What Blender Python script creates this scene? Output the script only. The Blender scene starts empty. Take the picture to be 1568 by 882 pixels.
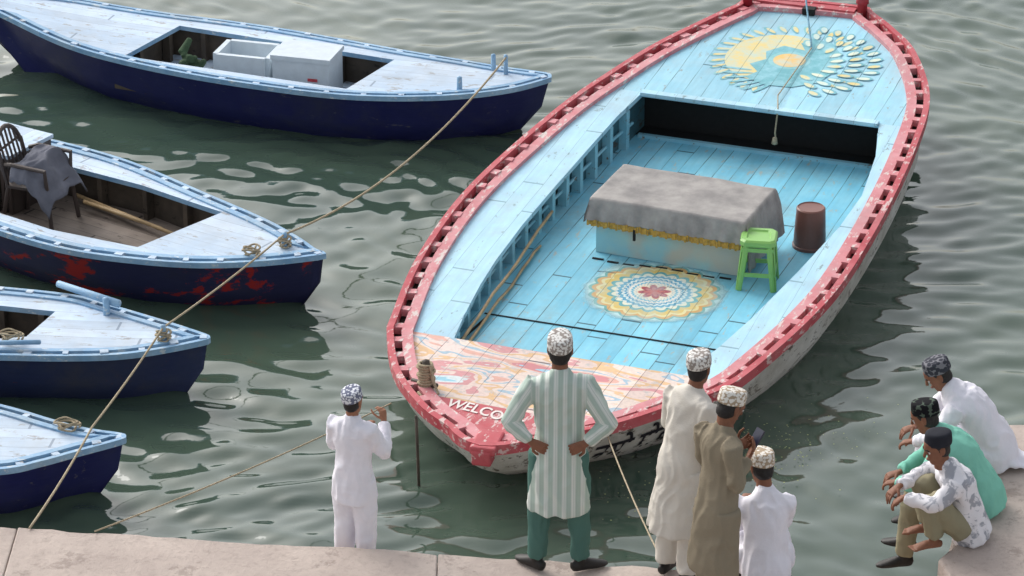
import bpy, bmesh, math, random
import numpy as np
from mathutils import Vector, Matrix, noise
from mathutils.bvhtree import BVHTree
from mathutils.geometry import tessellate_polygon
random.seed(7); rng=np.random.default_rng(5)
try:
    _s=open('/workdir/scene.py').read()
    if len(_s)>40000: open('/tmp/base2.py','w').write(_s)
except Exception: pass
V=Vector
scene=bpy.context.scene
# ------------------------------------------------------------------ helpers
def lin(r,g,b,k=1.0):
    f=lambda c:(c/255/12.92 if c/255<=.04045 else ((c/255+.055)/1.055)**2.4)*k
    return (f(r),f(g),f(b),1)
def link(o,parent=None):
    scene.collection.objects.link(o)
    if parent is not None: o.parent=parent
    return o
def empty(name,loc=(0,0,0),yaw=0):
    e=bpy.data.objects.new(name,None); e.location=loc; e.rotation_euler=(0,0,yaw); e.empty_display_size=.2
    return link(e)
class MB:
    def __init__(s): s.v=[]; s.f=[]
    def add(s,vf):
        o=len(s.v); s.v+= [tuple(p) for p in vf[0]]; s.f+=[tuple(i+o for i in f) for f in vf[1]]; return s
def mesh_obj(name,vf,mat,parent=None,smooth=False,fix=True):
    v,f=(vf.v,vf.f) if isinstance(vf,MB) else vf
    me=bpy.data.meshes.new(name); me.from_pydata([tuple(p) for p in v],[],[tuple(x) for x in f])
    if fix:
        bm=bmesh.new(); bm.from_mesh(me); bmesh.ops.recalc_face_normals(bm,faces=bm.faces); bm.to_mesh(me); bm.free()
    if smooth: me.polygons.foreach_set('use_smooth',[True]*len(me.polygons))
    if mat: me.materials.append(mat)
    return link(bpy.data.objects.new(name,me),parent)
def bake(o,mods):
    for t,kw in mods:
        m=o.modifiers.new(t,t)
        for a,b in kw.items(): setattr(m,a,b)
    dg=bpy.context.evaluated_depsgraph_get(); dg.update()
    me=bpy.data.meshes.new_from_object(o.evaluated_get(dg),depsgraph=dg)
    old=o.data; o.modifiers.clear(); o.data=me; bpy.data.meshes.remove(old)
def box(c,s,R=None):
    c=V(c); R=R or Matrix.Identity(3)
    v=[c+R@V((x*s[0]/2,y*s[1]/2,z*s[2]/2)) for x in(-1,1) for y in(-1,1) for z in(-1,1)]
    return v,[(0,1,3,2),(4,6,7,5),(0,4,5,1),(2,3,7,6),(0,2,6,4),(1,5,7,3)]
def Rz(a): return Matrix.Rotation(a,3,'Z')
def tube(pts,rad,seg=14,hint=(1,0,0),cap=.5):
    pts=[V(p) for p in pts]; n=len(pts); rad=[(r,r) if not hasattr(r,'__len__') else r for r in rad]
    v=[];f=[]; h=V(hint)
    for i,p in enumerate(pts):
        t=(pts[min(i+1,n-1)]-pts[max(i-1,0)])
        t=t.normalized() if t.length>1e-9 else V((0,0,1))
        x=h-t*h.dot(t)
        if x.length<.05: x=V((0,1,.1))-t*V((0,1,.1)).dot(t)
        x.normalize(); y=t.cross(x)
        for j in range(seg):
            a=2*math.pi*j/seg; v.append(p+x*math.cos(a)*rad[i][0]+y*math.sin(a)*rad[i][1])
    for i in range(n-1):
        for j in range(seg):
            a=i*seg+j;b=i*seg+(j+1)%seg; f.append((a,b,b+seg,a+seg))
    t0=(pts[0]-pts[1]).normalized(); t1=(pts[-1]-pts[-2]).normalized()
    v.append(pts[0]+t0*min(rad[0])*cap); v.append(pts[-1]+t1*min(rad[-1])*cap)
    a=len(v)-2
    for j in range(seg):
        f.append((a,(j+1)%seg,j)); f.append((a+1,(n-1)*seg+j,(n-1)*seg+(j+1)%seg))
    return v,f
def cr(rows,m=4):
    P=np.array(rows,float); out=[]
    n=len(P)
    for i in range(n-1):
        p0=P[max(i-1,0)];p1=P[i];p2=P[i+1];p3=P[min(i+2,n-1)]
        for k in range(m):
            t=k/m
            out.append(.5*((2*p1)+(-p0+p2)*t+(2*p0-5*p1+4*p2-p3)*t*t+(-p0+3*p1-3*p2+p3)*t**3))
    out.append(P[-1]); return np.array(out)
# ------------------------------------------------------------------ materials
class N:
    def __init__(s,name):
        s.m=bpy.data.materials.new(name); s.m.use_nodes=True; s.t=s.m.node_tree; s.b=s.t.nodes['Principled BSDF']
        s.tc=s.t.nodes.new('ShaderNodeTexCoord'); s.obj=s.tc.outputs['Object']
    def new(s,t): return s.t.nodes.new(t)
    def ln(s,a,b): s.t.links.new(a,b)
    def put(s,sock,v):
        if isinstance(v,bpy.types.NodeSocket): s.ln(v,sock)
        else: sock.default_value=v
    def ma(s,op,a,b=0.0,c=None,clamp=False):
        n=s.new('ShaderNodeMath'); n.operation=op; n.use_clamp=clamp; s.put(n.inputs[0],a); s.put(n.inputs[1],b)
        if c is not None: s.put(n.inputs[2],c)
        return n.outputs[0]
    def mix(s,f,a,b,mode='MIX'):
        n=s.new('ShaderNodeMixRGB'); n.blend_type=mode; s.put(n.inputs[0],f); s.put(n.inputs[1],a); s.put(n.inputs[2],b); return n.outputs[0]
    def noise(s,scale,detail=5,rough=.55,vec=None,stretch=None,dist=0):
        n=s.new('ShaderNodeTexNoise'); n.inputs['Scale'].default_value=scale; n.inputs['Detail'].default_value=detail
        n.inputs['Roughness'].default_value=rough; n.inputs['Distortion'].default_value=dist
        vec=vec or s.obj
        if stretch:
            mp=s.new('ShaderNodeMapping'); mp.inputs['Scale'].default_value=stretch; s.ln(vec,mp.inputs[0]); vec=mp.outputs[0]
        s.ln(vec,n.inputs['Vector']); return n.outputs[0]
    def step(s,x,a,b):
        n=s.new('ShaderNodeMapRange'); n.clamp=True; s.put(n.inputs[0],x); n.inputs[1].default_value=a; n.inputs[2].default_value=b
        n.inputs[3].default_value=0; n.inputs[4].default_value=1; return n.outputs[0]
    def xyz(s,vec=None):
        n=s.new('ShaderNodeSeparateXYZ'); s.ln(vec or s.obj,n.inputs[0]); return n.outputs
    def ramp(s,x,stops,const=False):
        n=s.new('ShaderNodeValToRGB'); n.color_ramp.interpolation='CONSTANT' if const else 'LINEAR'
        e=n.color_ramp.elements
        while len(e)<len(stops): e.new(.5)
        for i,(p,c) in enumerate(stops): e[i].position=p; e[i].color=c
        s.put(n.inputs[0],x); return n.outputs[0]
    def planks(s,col,w,gap=.05,length=2.6,ax=0,dark=(.03,.03,.03,1),strength=.85,tone=.16):
        o=s.xyz(); u=s.ma('DIVIDE',o[ax],w); 
        wob=s.noise(.8,2); u=s.ma('ADD',u,s.ma('MULTIPLY',wob,.25))
        fl=s.ma('FLOOR',u); fr=s.ma('FRACT',u)
        wn=s.new('ShaderNodeTexWhiteNoise'); wn.noise_dimensions='1D'; s.ln(fl,wn.inputs['W']); r=wn.outputs[0]
        v=s.ma('FRACT',s.ma('ADD',s.ma('DIVIDE',o[1-ax],length),s.ma('MULTIPLY',r,5)))
        g=s.ma('LESS_THAN',fr,gap); j=s.ma('LESS_THAN',v,.008*2.6/length)
        gn=s.step(s.noise(3,3),.35,.6); g=s.ma('MULTIPLY',g,s.ma('ADD',.35,s.ma('MULTIPLY',gn,.65)))
        g=s.ma('MAXIMUM',g,j)
        col=s.mix(1,col,s.mix(r,(1-tone,1-tone,1-tone,1),(1.04,1.04,1.04,1)),'MULTIPLY')
        return s.mix(s.ma('MULTIPLY',g,strength),col,dark),g
    def done(s,col,rough=.6,bump=None,bs=.2,bd=.01,spec=.4,alpha=None):
        s.put(s.b.inputs['Base Color'],col); s.put(s.b.inputs['Roughness'],rough); s.b.inputs['Specular IOR Level'].default_value=spec
        if bump is not None:
            n=s.new('ShaderNodeBump'); n.inputs['Strength'].default_value=bs; n.inputs['Distance'].default_value=bd
            s.ln(bump,n.inputs['Height']); s.ln(n.outputs[0],s.b.inputs['Normal'])
        if alpha is not None: s.put(s.b.inputs['Alpha'],alpha)
        return s.m
def paint(name,c1,c2=None,scale=3,wear=None,wth=.6,rough=.55,pl=None,grain=(14,1.2,14),streak=.25,spec=.35,dirt=None,bs=.3):
    n=N(name); c2=c2 or tuple(x*.8 for x in c1[:3])+(1,)
    col=n.mix(n.step(n.noise(scale,6,.6),.35,.65),c1,c2)
    g=n.noise(1.5,6,.65,stretch=grain)
    col=n.mix(streak,col,n.mix(n.step(g,.3,.7),(.6,.6,.6,1),(1.25,1.25,1.25,1)),'MULTIPLY')
    if dirt: col=n.mix(n.ma('MULTIPLY',n.step(n.noise(1.3,8,.7),.5,.75),dirt[1]),col,dirt[0])
    if wear: 
        w=n.step(n.noise(scale*2.7,9,.72,stretch=(1.6,.6,1.6)),wth,wth+.04); col=n.mix(w,col,wear)
    b=g
    if pl:
        col,gg=n.planks(col,**pl); b=n.ma('SUBTRACT',g,n.ma('MULTIPLY',gg,1.5))
    return n.done(col,rough,b,bs,.006,spec)
def plain(name,c,rough=.6,var=.15,scale=20,spec=.3,bs=.15):
    n=N(name); x=n.noise(scale,5)
    return n.done(n.mix(n.step(x,.3,.7),tuple(a*(1-var) for a in c[:3])+(1,),tuple(min(1,a*(1+var)) for a in c[:3])+(1,)),rough,x,bs,.004,spec)
wood=lin(120,105,90)
m_side=paint('paint_side_deck_blue',lin(172,216,236),lin(184,224,238),wear=lin(140,165,172),wth=.61,pl=dict(w=.19,gap=.028,length=1.7,strength=.5,dark=lin(60,100,115)),dirt=(lin(165,182,190),.6))
m_floor=paint('paint_floor_cyan',lin(118,196,222),lin(140,208,228),wear=lin(165,180,178),wth=.6,pl=dict(w=.165,gap=.045,length=2.3,dark=lin(25,60,75)),dirt=(lin(138,166,172),.9))
m_stern=paint('paint_stern_deck_blue',lin(152,208,228),lin(168,216,232),wear=lin(150,168,170),wth=.61,pl=dict(w=.185,gap=.04,length=9,dark=lin(35,80,95)),dirt=(lin(170,182,185),.6))
m_rail=paint('paint_rail_red',lin(178,66,76),lin(192,98,104),scale=4,wear=lin(205,180,176),wth=.56,grain=(6,6,6),dirt=(lin(160,120,120),.5))
m_railpink=paint('paint_rail_faded_pink',lin(200,118,124),lin(210,148,152),scale=4,wear=lin(208,196,190),wth=.55,grain=(6,6,6),dirt=(lin(170,150,150),.5))
m_hull=paint('paint_hull_white',lin(226,222,218),lin(205,200,194),wear=lin(110,98,88),wth=.56,grain=(5,5,20),dirt=(lin(140,130,112),.8))
m_rib=paint('paint_rib_blue',lin(128,186,204),lin(150,196,210),wear=wood,wth=.6,grain=(5,5,5))
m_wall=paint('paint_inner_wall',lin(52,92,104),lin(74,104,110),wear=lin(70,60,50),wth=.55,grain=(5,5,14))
m_dark=paint('inner_wood_dark',lin(62,56,50),lin(88,78,68),wear=lin(40,36,32),wth=.6,grain=(5,5,14))
m_ldeck=paint('paint_pale_deck',lin(182,204,226),lin(200,216,232),wear=lin(158,160,162),wth=.58,pl=dict(w=.15,gap=.035,length=3,strength=.6,dark=lin(90,105,125)),dirt=(lin(172,178,184),.6))
m_lrail=paint('paint_pale_rail',lin(118,160,196),lin(150,184,210),scale=5,wear=lin(190,200,205),wth=.58,grain=(8,8,8),dirt=(lin(130,132,135),.6))
m_navy=paint('paint_navy',lin(30,34,90),lin(40,44,94),wear=lin(84,84,100),wth=.62,grain=(4,4,20),dirt=(lin(58,60,76),.85),rough=.5)
m_navy2=paint('paint_navy_red_patches',lin(38,40,80),lin(50,52,84),scale=1.1,wear=lin(160,42,42),wth=.555,grain=(4,4,20),dirt=(lin(58,56,64),.8),rough=.55)
m_navy3=paint('paint_navy_faded',lin(46,56,94),lin(56,64,94),wear=lin(105,60,60),wth=.66,grain=(4,4,20),dirt=(lin(78,76,80),.85),rough=.6)
m_wfloor=paint('bare_plank_floor',lin(140,128,118),lin(118,106,96),pl=dict(w=.14,gap=.05,length=1.5,dark=(.01,.01,.01,1)),wear=lin(90,80,72),wth=.6)
m_bamboo=plain('bamboo',lin(176,150,112),.5,.25,9)
m_rope=plain('rope_fibre',lin(165,152,128),.9,.3,60)
m_ropeb=plain('rope_blue_fibre',lin(120,160,180),.9,.3,60)
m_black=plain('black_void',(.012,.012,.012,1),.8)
m_white=plain('white_letter_paint',lin(225,215,210),.6,.08)
m_ink=plain('black_letter_paint',lin(38,34,40),.6,.2)
# ------------------------------------------------------------------ boats
def resample(P,n):
    P=np.array(P,float); m=len(P); out=[]
    for i in range(m):
        p0,p1,p2,p3=P[i-1],P[i],P[(i+1)%m],P[(i+2)%m]
        for k in range(12):
            t=k/12; out.append(.5*((2*p1)+(-p0+p2)*t+(2*p0-5*p1+4*p2-p3)*t*t+(-p0+3*p1-3*p2+p3)*t**3))
    Q=np.array(out+[out[0]]); d=np.r_[0,np.cumsum(np.linalg.norm(np.diff(Q,axis=0),axis=1))]
    s=np.linspace(0,d[-1],n,endpoint=False)
    return np.c_[np.interp(s,d,Q[:,0]),np.interp(s,d,Q[:,1])]
class Boat:
    def __init__(b,name,origin,ydir,outline,zf,world=True,n=220):
        yd=V(ydir).normalized(); yaw=math.atan2(-yd.x,yd.y); b.yaw=yaw; b.o=origin; b.yd=yd
        b.root=empty(name,(origin[0],origin[1],0),yaw)
        P=[b.loc(p) for p in outline] if world else outline
        b.P=resample(P,n); x,y=b.P[:,0],b.P[:,1]
        if np.sum(x*np.roll(y,-1)-np.roll(x,-1)*y)<0: b.P=b.P[::-1].copy()
        T=np.roll(b.P,-1,0)-np.roll(b.P,1,0); T/=np.linalg.norm(T,axis=1)[:,None]; b.n=np.c_[-T[:,1],T[:,0]]
        b.zf=zf; b.s0=b.P[:,1].min(); b.L=b.P[:,1].max()-b.s0
    def loc(b,p):
        dx,dy=p[0]-b.o[0],p[1]-b.o[1]; return (dx*b.yd.y-dy*b.yd.x, dx*b.yd.x+dy*b.yd.y)
    def ring(b,d,z=None,dz=0,rb=0,rs=0):
        Q=b.P+b.n*d; w=np.where(np.sign(Q[:,0])!=np.sign(b.P[:,0]),0,Q[:,0])
        s=np.clip(Q[:,1],b.s0+min(d,.4),b.s0+b.L-min(d,.4)); 
        t=(s-b.s0)/b.L; s=s+rb*np.clip(1-t/.3,0,1)-rs*np.clip((t-.7)/.3,0,1)
        zz=np.array([b.zf(q) for q in b.P[:,1]])+dz if z is None else np.full(len(s),float(z))
        return np.c_[w,s,zz]
    def loft(b,rings,close=False,name='part',mat=None,smooth=True,bottom=False):
        n=len(b.P); v=np.concatenate(rings); f=[]; R=len(rings)
        for i in range(R if close else R-1):
            for j in range(n):
                a=i*n+j;c=i*n+(j+1)%n; k=((i+1)%R)*n
                f.append((a,c,k+(j+1)%n,k+j))
        if bottom: f.append(tuple(range((R-1)*n,R*n)))
        return mesh_obj(name,(v.tolist(),f),mat,b.root,smooth)
    def railbox(b,d0,d1,t0,t1,name,mat):
        return b.loft([b.ring(d0,dz=t0),b.ring(d0,dz=t1),b.ring(d1,dz=t1),b.ring(d1,dz=t0)],True,name,mat,False)
    def poly(b,loops,zf,name,mat):
        vs=[V((p[0],p[1],0)) for l in loops for p in l]
        tr=tessellate_polygon([[V((p[0],p[1],0)) for p in l] for l in loops])
        v=[(p.x,p.y,zf(p.y)) for p in vs]
        o=mesh_obj(name,(v,tr),mat,b.root,fix=False)
        bm=bmesh.new(); bm.from_mesh(o.data)
        for f in bm.faces:
            if f.normal.z<0: f.normal_flip()
        bm.to_mesh(o.data); bm.free(); return o
def dens(loop,step=.15):
    out=[]
    for i in range(len(loop)):
        a=np.array(loop[i]);c=np.array(loop[(i+1)%len(loop)]); k=max(1,int(np.linalg.norm(c-a)/step))
        for j in range(k): out.append(tuple(a+(c-a)*j/k))
    return out
def build(b,op,floor,cfg):
    dI=cfg['deck']; ins=cfg['ins']; rb,rs=cfg['rake']; mt=cfg['m']; rt=cfg.get('rt',0)
    midz=b.ring(ins*.3,dz=0,rb=rb*.35,rs=rs*.35); top=b.ring(.03,dz=-cfg.get('rh',.07)-.01); midz[:,2]=top[:,2]*.5
    b.hull=b.loft([b.ring(.012,dz=-cfg.get('rh',.07)+.01),top,midz,b.ring(ins,z=0,rb=rb,rs=rs),b.ring(ins+.2,z=-.25,rb=rb*1.6,rs=rs*1.6)],False,'hull',mt['hull'],True,True)
    h=cfg.get('rh',.07)
    b.railbox(0,cfg['r1'],-h,rt,'outer_rail',mt['rail'])
    b.railbox(cfg['r2'],dI,-.06,.004+rt*.4,'inner_rail',mt['rail2'])
    b.loft([b.ring(cfg['r1']-.005,dz=-.055),b.ring(cfg['r2']+.005,dz=-.05)],False,'rail_channel',m_dark,False)
    mb=MB(); acc=0; last=b.P[-1]
    for i in range(len(b.P)):
        acc+=np.linalg.norm(b.P[i]-last); last=b.P[i]
        if acc>cfg['bs']:
            acc=random.uniform(-.04,.04); p=b.P[i]+b.n[i]*(cfg['r1']+cfg['r2'])/2; a=math.atan2(b.n[i][1],b.n[i][0])+random.uniform(-.15,.15)
            mb.add(box((p[0],p[1],b.zf(b.P[i][1])-.025+rt*.5+random.uniform(-.008,.008)),(cfg['r2']-cfg['r1']+.012,cfg['bw']*random.uniform(.75,1.2),.062),Rz(a)))
    mesh_obj('rib_heads',mb,mt['blocks'],b.root)
    op=dens(op); R=b.ring(dI-.01); outer=[(p[0],p[1]) for p in R]
    dz=lambda s:b.zf(s)-.012
    b.dz=dz
    o2=[outer[0]]
    for p in outer[1:]:
        if math.dist(p,o2[-1])>.01: o2.append(p)
    if cfg.get('decks') is None: b.poly([o2,op],dz,'deck',mt['deck'])
    else:
        s0,s1=cfg['decks']
        o3=o2
        def clip(lo,hi):
            res=[]
            for i in range(len(o3)):
                p=o3[i];q=o3[(i+1)%len(o3)]
                if lo<=p[1]<=hi: res.append(p)
                for t in(lo,hi):
                    if (p[1]-t)*(q[1]-t)<0: k=(t-p[1])/(q[1]-p[1]); res.append((p[0]+(q[0]-p[0])*k,t))
            return res
        b.fore=clip(-9,s0); b.ster=clip(s1,99); mid=clip(s0,s1)
        b.poly([dens(b.fore)],dz,'fore_deck',mt['fore']); b.poly([dens(b.ster)],dz,'stern_deck',mt['stern'])
        for sg,nm in((-1,'side_deck_port'),(1,'side_deck_starboard')):
            A=sorted([p for p in mid if (p[0]*sg)>0],key=lambda p:p[1]); B=sorted([p for p in op if p[0]*sg>0 and s0<p[1]<s1],key=lambda p:-p[1])
            Bc=[(b.opx(sg,s1),s1)]+B+[(b.opx(sg,s0),s0)]
            b.poly([A+Bc],dz,nm,mt['deck'])
    n=len(op); fh=.045
    v=[(p[0],p[1],dz(p[1])) for p in op]+[(p[0],p[1],dz(p[1])-fh) for p in op]
    mesh_obj('coaming',(v,[(i,(i+1)%n,n+(i+1)%n,n+i) for i in range(n)]),mt['coam'],b.root)
    C=np.mean(op,axis=0); wl=[]
    for p in op:
        q=np.array(p)-C; q=q/np.linalg.norm(q)*.11+p
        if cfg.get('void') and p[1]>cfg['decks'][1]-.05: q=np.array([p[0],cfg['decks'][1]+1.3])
        wl.append(q)
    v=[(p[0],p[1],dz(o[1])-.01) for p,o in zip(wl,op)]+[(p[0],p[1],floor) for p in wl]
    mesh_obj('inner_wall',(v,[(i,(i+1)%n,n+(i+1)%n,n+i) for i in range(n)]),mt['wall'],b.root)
    b.poly([[tuple(p) for p in wl]],lambda s:floor,'floor_planks',mt['floor'])
    mb=MB(); acc=0; st=[[],[]]
    for i in range(n):
        p=np.array(op[i]); q=np.array(op[(i+1)%n]); d=q-p; acc+=np.linalg.norm(d); w=wl[i]
        if cfg.get('void'):
            if cfg['decks'][0]+.2<p[1]<cfg['decks'][1]-.1: c=p*.45+np.array(w)*.55; st[0 if p[0]<0 else 1].append((c[0],c[1],floor+(dz(p[1])-floor)*.42))
        if acc>cfg.get('ribs',.3):
            acc=0
            if cfg.get('void') and p[1]>cfg['decks'][1]-.1: continue
            a=math.atan2(d[1],d[0]); z1=dz(p[1])-fh
            c=(p+w)/2
            mb.add(box((c[0],c[1],(z1+floor)/2),(cfg.get('rw',.05),.085,max(.05,z1-floor)),Rz(a)))
    for l in st:
        if len(l)>2: l.sort(key=lambda p:p[1]); mb.add(tube(l,[.016]*len(l),6))
    mesh_obj('ribs',mb,mt['rib'],b.root)
BL=[(.0,-.02),(-.2,.06),(-.34,.2),(-.65,.44),(-1.07,.94),(-1.39,1.57),(-1.49,1.91),(-1.68,3),(-1.73,4.34),(-1.54,6.04),(-1.33,7),(-1.13,7.71),(-.86,8.4),(-.66,8.85),(-.5,9.1)]
BR=[(.5,9.2),(.7,9.05),(.97,8.75),(1.3,8.27),(1.66,7.33),(1.79,6.3),(1.85,5),(1.84,3.76),(1.76,3),(1.57,2.1),(1.39,1.53),(1.18,1.23),(.83,.69),(.36,.22),(.18,.05)]
def zmain(s):
    if s<1.82: return .46+.05*(1-s/1.82)
    return .46+(s-1.82)*.0600
OPL=[(-.93,6.75),(-.99,6.17),(-1.02,5.43),(-1.05,4.64),(-1.07,3.85),(-1.06,3.18),(-1.03,2.73),(-.97,2.2),(-.91,1.82)]
OPR=[(1.01,1.82),(1.15,2.33),(1.26,2.86),(1.40,3.74),(1.52,4.66),(1.55,5.29),(1.47,6.08),(1.33,6.75)]
mb_=Boat('wooden_rowing_boat',(-.238,20.6),(.345,.939,0),BL+BR,zmain,world=False)
mb_.opx=lambda sg,s:(-.91 if s<3 else -.93) if sg<0 else (1.01 if s<3 else 1.33)
n=N('paint_foredeck_art'); nv=n.noise(.7,2,.45,stretch=(1,2.4,1),dist=1.6); nv2=n.noise(1.6,2,.45,stretch=(.6,2,1),dist=.9)
q=n.ma('ADD',n.ma('MULTIPLY',nv,.75),n.ma('MULTIPLY',nv2,.4)); q=n.step(q,.3,.86)
col=n.ramp(q,[(0,lin(150,204,222)),(.16,lin(214,226,228)),(.24,lin(212,150,152)),(.34,lin(228,206,196)),(.40,lin(224,186,140)),(.46,lin(230,212,200)),(.54,lin(158,188,204)),(.58,lin(230,210,202)),(.65,lin(222,172,156)),(.72,lin(206,132,136)),(.80,lin(160,204,222)),(.9,lin(228,196,130))],True)
col=n.mix(n.step(n.noise(9,8,.7),.56,.62),col,lin(202,194,190)); col=n.mix(n.ma('MULTIPLY',n.step(n.noise(30,4),.45,.6),.2),col,lin(160,140,140)); col,g=n.planks(col,.185,.035,9,dark=lin(90,70,75)); m_fore=n.done(col,.6,g,.2,.004)
build(mb_,OPR+OPL,.3,dict(deck=.21,ins=.22,rake=(.42,.2),r1=.055,r2=.12,rh=.035,rt=.05,bs=.24,bw=.085,decks=(1.82,6.75),void=True,ribs=.3,rw=.07,
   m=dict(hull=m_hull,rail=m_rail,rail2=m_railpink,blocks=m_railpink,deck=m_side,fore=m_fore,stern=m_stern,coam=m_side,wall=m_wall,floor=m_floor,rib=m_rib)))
R0=mb_.root; dzm=mb_.dz
mesh_obj('stern_beam',box((.2,6.72,dzm(6.72)+.012),(2.26,.09,.03)),m_side,R0)
mesh_obj('hold_floor',MB().add(box((.2,7.42,.306),(2.5,1.3,.008))).add(box((.2,7.0,.5),(2.6,.02,.5))),m_black,R0)  # black sheet and upright panel, painting in the shade under the stern deck
mesh_obj('floor_edge_board',box((.19,6.74,.315),(2.3,.05,.03)),m_rib,R0)
rp=[p for p in mb_.fore if p[1]<.78]
rp=sorted(rp,key=lambda p:math.atan2(p[1]-.5,p[0]))
mb_.poly([rp],lambda s:dzm(s)+.006,'red_bow_panel',m_rail)
o=mesh_obj('stem_head',MB().add(box((.02,.1,.52),(.2,.3,.07),Rz(.1))).add(box((.02,.02,.46),(.15,.16,.12),Rz(.1))),m_rail,R0); bake(o,[('BEVEL',dict(width=.015,segments=2))])
def text(name,s,size,mat,fn,parent):
    c=bpy.data.curves.new(name,'FONT'); c.body=s; c.size=size; c.resolution_u=4; c.offset=size*.018
    o=link(bpy.data.objects.new(name+'_tmp',c)); dg=bpy.context.evaluated_depsgraph_get(); me=bpy.data.meshes.new_from_object(o.evaluated_get(dg))
    bpy.data.objects.remove(o)
    bm=bmesh.new(); bm.from_mesh(me); bmesh.ops.triangulate(bm,faces=bm.faces)
    xs=[v.co.x for v in bm.verts]; 
    if not xs: return
    w=max(xs)-min(xs); x0=min(xs)
    for v in bm.verts: v.co=fn((v.co.x-x0)/w,v.co.y/size)
    bm.to_mesh(me); bm.free(); me.materials.clear(); me.materials.append(mat); o=link(bpy.data.objects.new(name,me),parent); return o
def wel(u,v):
    w=-.52+u*.66; s=.60+v*.2-.16*u*u; return V((w,s,dzm(s)+.012))
text('welcome_lettering','WELCOME',.2,m_white,wel,R0)
bv=BVHTree.FromPolygons([v.co for v in mb_.hull.data.vertices],[p.vertices for p in mb_.hull.data.polygons])
T=V((.547,.84,0)).normalized(); O=V((.84,-.547,0)).normalized()
def hul(u,v):
    p=V((.64,.70,.13))+T*(u*.92)+V((0,0,v*.30)); h=bv.ray_cast(p+O*.8,-O)
    return (h[0]+O*.008) if h[0] is not None else p
text('hull_name_lettering','नमो गोविंद',.26,m_ink,hul,R0)
n=N('paint_mandala'); o=n.xyz(); x=n.ma('DIVIDE',n.ma('SUBTRACT',o[0],.24),.65); y=n.ma('DIVIDE',n.ma('SUBTRACT',o[1],3.5),.65)
r=n.ma('SQRT',n.ma('ADD',n.ma('MULTIPLY',x,x),n.ma('MULTIPLY',y,y))); th=n.ma('ARCTAN2',y,x)
p1=n.ma('ABSOLUTE',n.ma('SINE',n.ma('MULTIPLY',th,10))); p2=n.ma('ABSOLUTE',n.ma('SINE',n.ma('MULTIPLY',th,16))); p3=n.ma('ABSOLUTE',n.ma('SINE',n.ma('MULTIPLY',th,4)))
rA=n.ma('SUBTRACT',r,n.ma('MULTIPLY',p1,.07)); rB=n.ma('SUBTRACT',r,n.ma('MULTIPLY',p2,.03)); rC=n.ma('SUBTRACT',r,n.ma('MULTIPLY',p3,.09))
halo=lin(186,222,222); cA=n.ramp(rA,[(0,lin(230,226,200)),(.49,lin(90,164,168)),(.55,lin(218,190,104)),(.64,lin(226,214,154)),(.69,lin(212,164,94)),(.75,lin(112,172,166)),(.79,halo)],True)
cB=n.ramp(rB,[(0,lin(232,222,200)),(.25,lin(96,178,205)),(.28,lin(232,226,214)),(.33,lin(70,150,185)),(.36,lin(215,225,220)),(.40,lin(84,160,190)),(.45,lin(224,226,214)),(.49,lin(110,170,180))],True)
cC=n.ramp(rC,[(0,lin(196,110,104)),(.05,lin(168,70,84)),(.12,lin(226,190,150)),(.14,lin(232,222,200))],True)
dots=n.ma('GREATER_THAN',n.ma('MULTIPLY',p2,n.ma('ABSOLUTE',n.ma('SINE',n.ma('MULTIPLY',r,60)))),.72)
cB=n.mix(n.ma('MULTIPLY',dots,.6),cB,lin(90,165,195))
col=n.mix(n.ma('GREATER_THAN',r,.50),cB,cA); col=n.mix(n.ma('LESS_THAN',r,.22),col,cC)
col=n.mix(n.ma('MULTIPLY',n.step(n.noise(5,8,.7),.42,.68),.6),col,lin(170,200,204)); col,g=n.planks(col,.165,.04,2.3,dark=lin(60,90,95),strength=.6,tone=.08)
al=n.ma('SUBTRACT',1,n.step(n.ma('ADD',r,n.ma('MULTIPLY',n.noise(6,5),.25)),.95,1.08)); al=n.ma('MULTIPLY',al,.92)
m_mand=n.done(col,.6,alpha=al)
K=64; v=[(.24,3.5,.306)]+[(.24+.7*math.cos(2*math.pi*i/K),3.5+.7*math.sin(2*math.pi*i/K),.306) for i in range(K)]
mesh_obj('mandala_painting',(v,[(0,i+1,(i+1)%K+1) for i in range(K)]),m_mand,R0,fix=False)
def painted(name,c,dark=lin(70,110,115)):
    n=N(name); col=n.mix(n.step(n.noise(6,8,.75),.42,.66),c,tuple(a*.35+b*.65 for a,b in zip(c,lin(165,212,225))))
    col,g=n.planks(col,.185,.035,9,dark=dark,strength=.7,tone=.06); return n.done(col,.6)
pY=painted('paint_yellow',lin(224,204,136)); pO=painted('paint_orange',lin(228,188,110)); pT=painted('paint_teal',lin(104,172,182)); pC=painted('paint_cream',lin(218,224,200)); pG=painted('paint_soft_teal',lin(130,188,190))
def shape(pts,mat,lay,name='painted_shape',mbd=None):
    z=lambda s:dzm(s)+.003+.001*lay
    v=[(p[0],p[1],z(p[1])) for p in pts]; f=tessellate_polygon([[V((p[0],p[1],0)) for p in pts]])
    mbd.setdefault((mat.name,lay),MB()).add((v,f))
def disc(cx,cy,r,ry=None,k=40,a0=0,a1=2*math.pi): ry=ry or r; return [(cx+r*math.cos(a0+(a1-a0)*i/k),cy+ry*math.sin(a0+(a1-a0)*i/k)) for i in range(k)]
def leaf(cx,cy,a,l,w): 
    out=[]
    for i in range(14):
        t=2*math.pi*i/14; x=l*(.5-.5*math.cos(t)) ; yy=w*math.sin(t)*(.6+.4*math.sin(t/2)); out.append((cx+x*math.cos(a)-yy*math.sin(a),cy+x*math.sin(a)+yy*math.cos(a)))
    return out
D={}; cx,cy=.16,7.86
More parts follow.
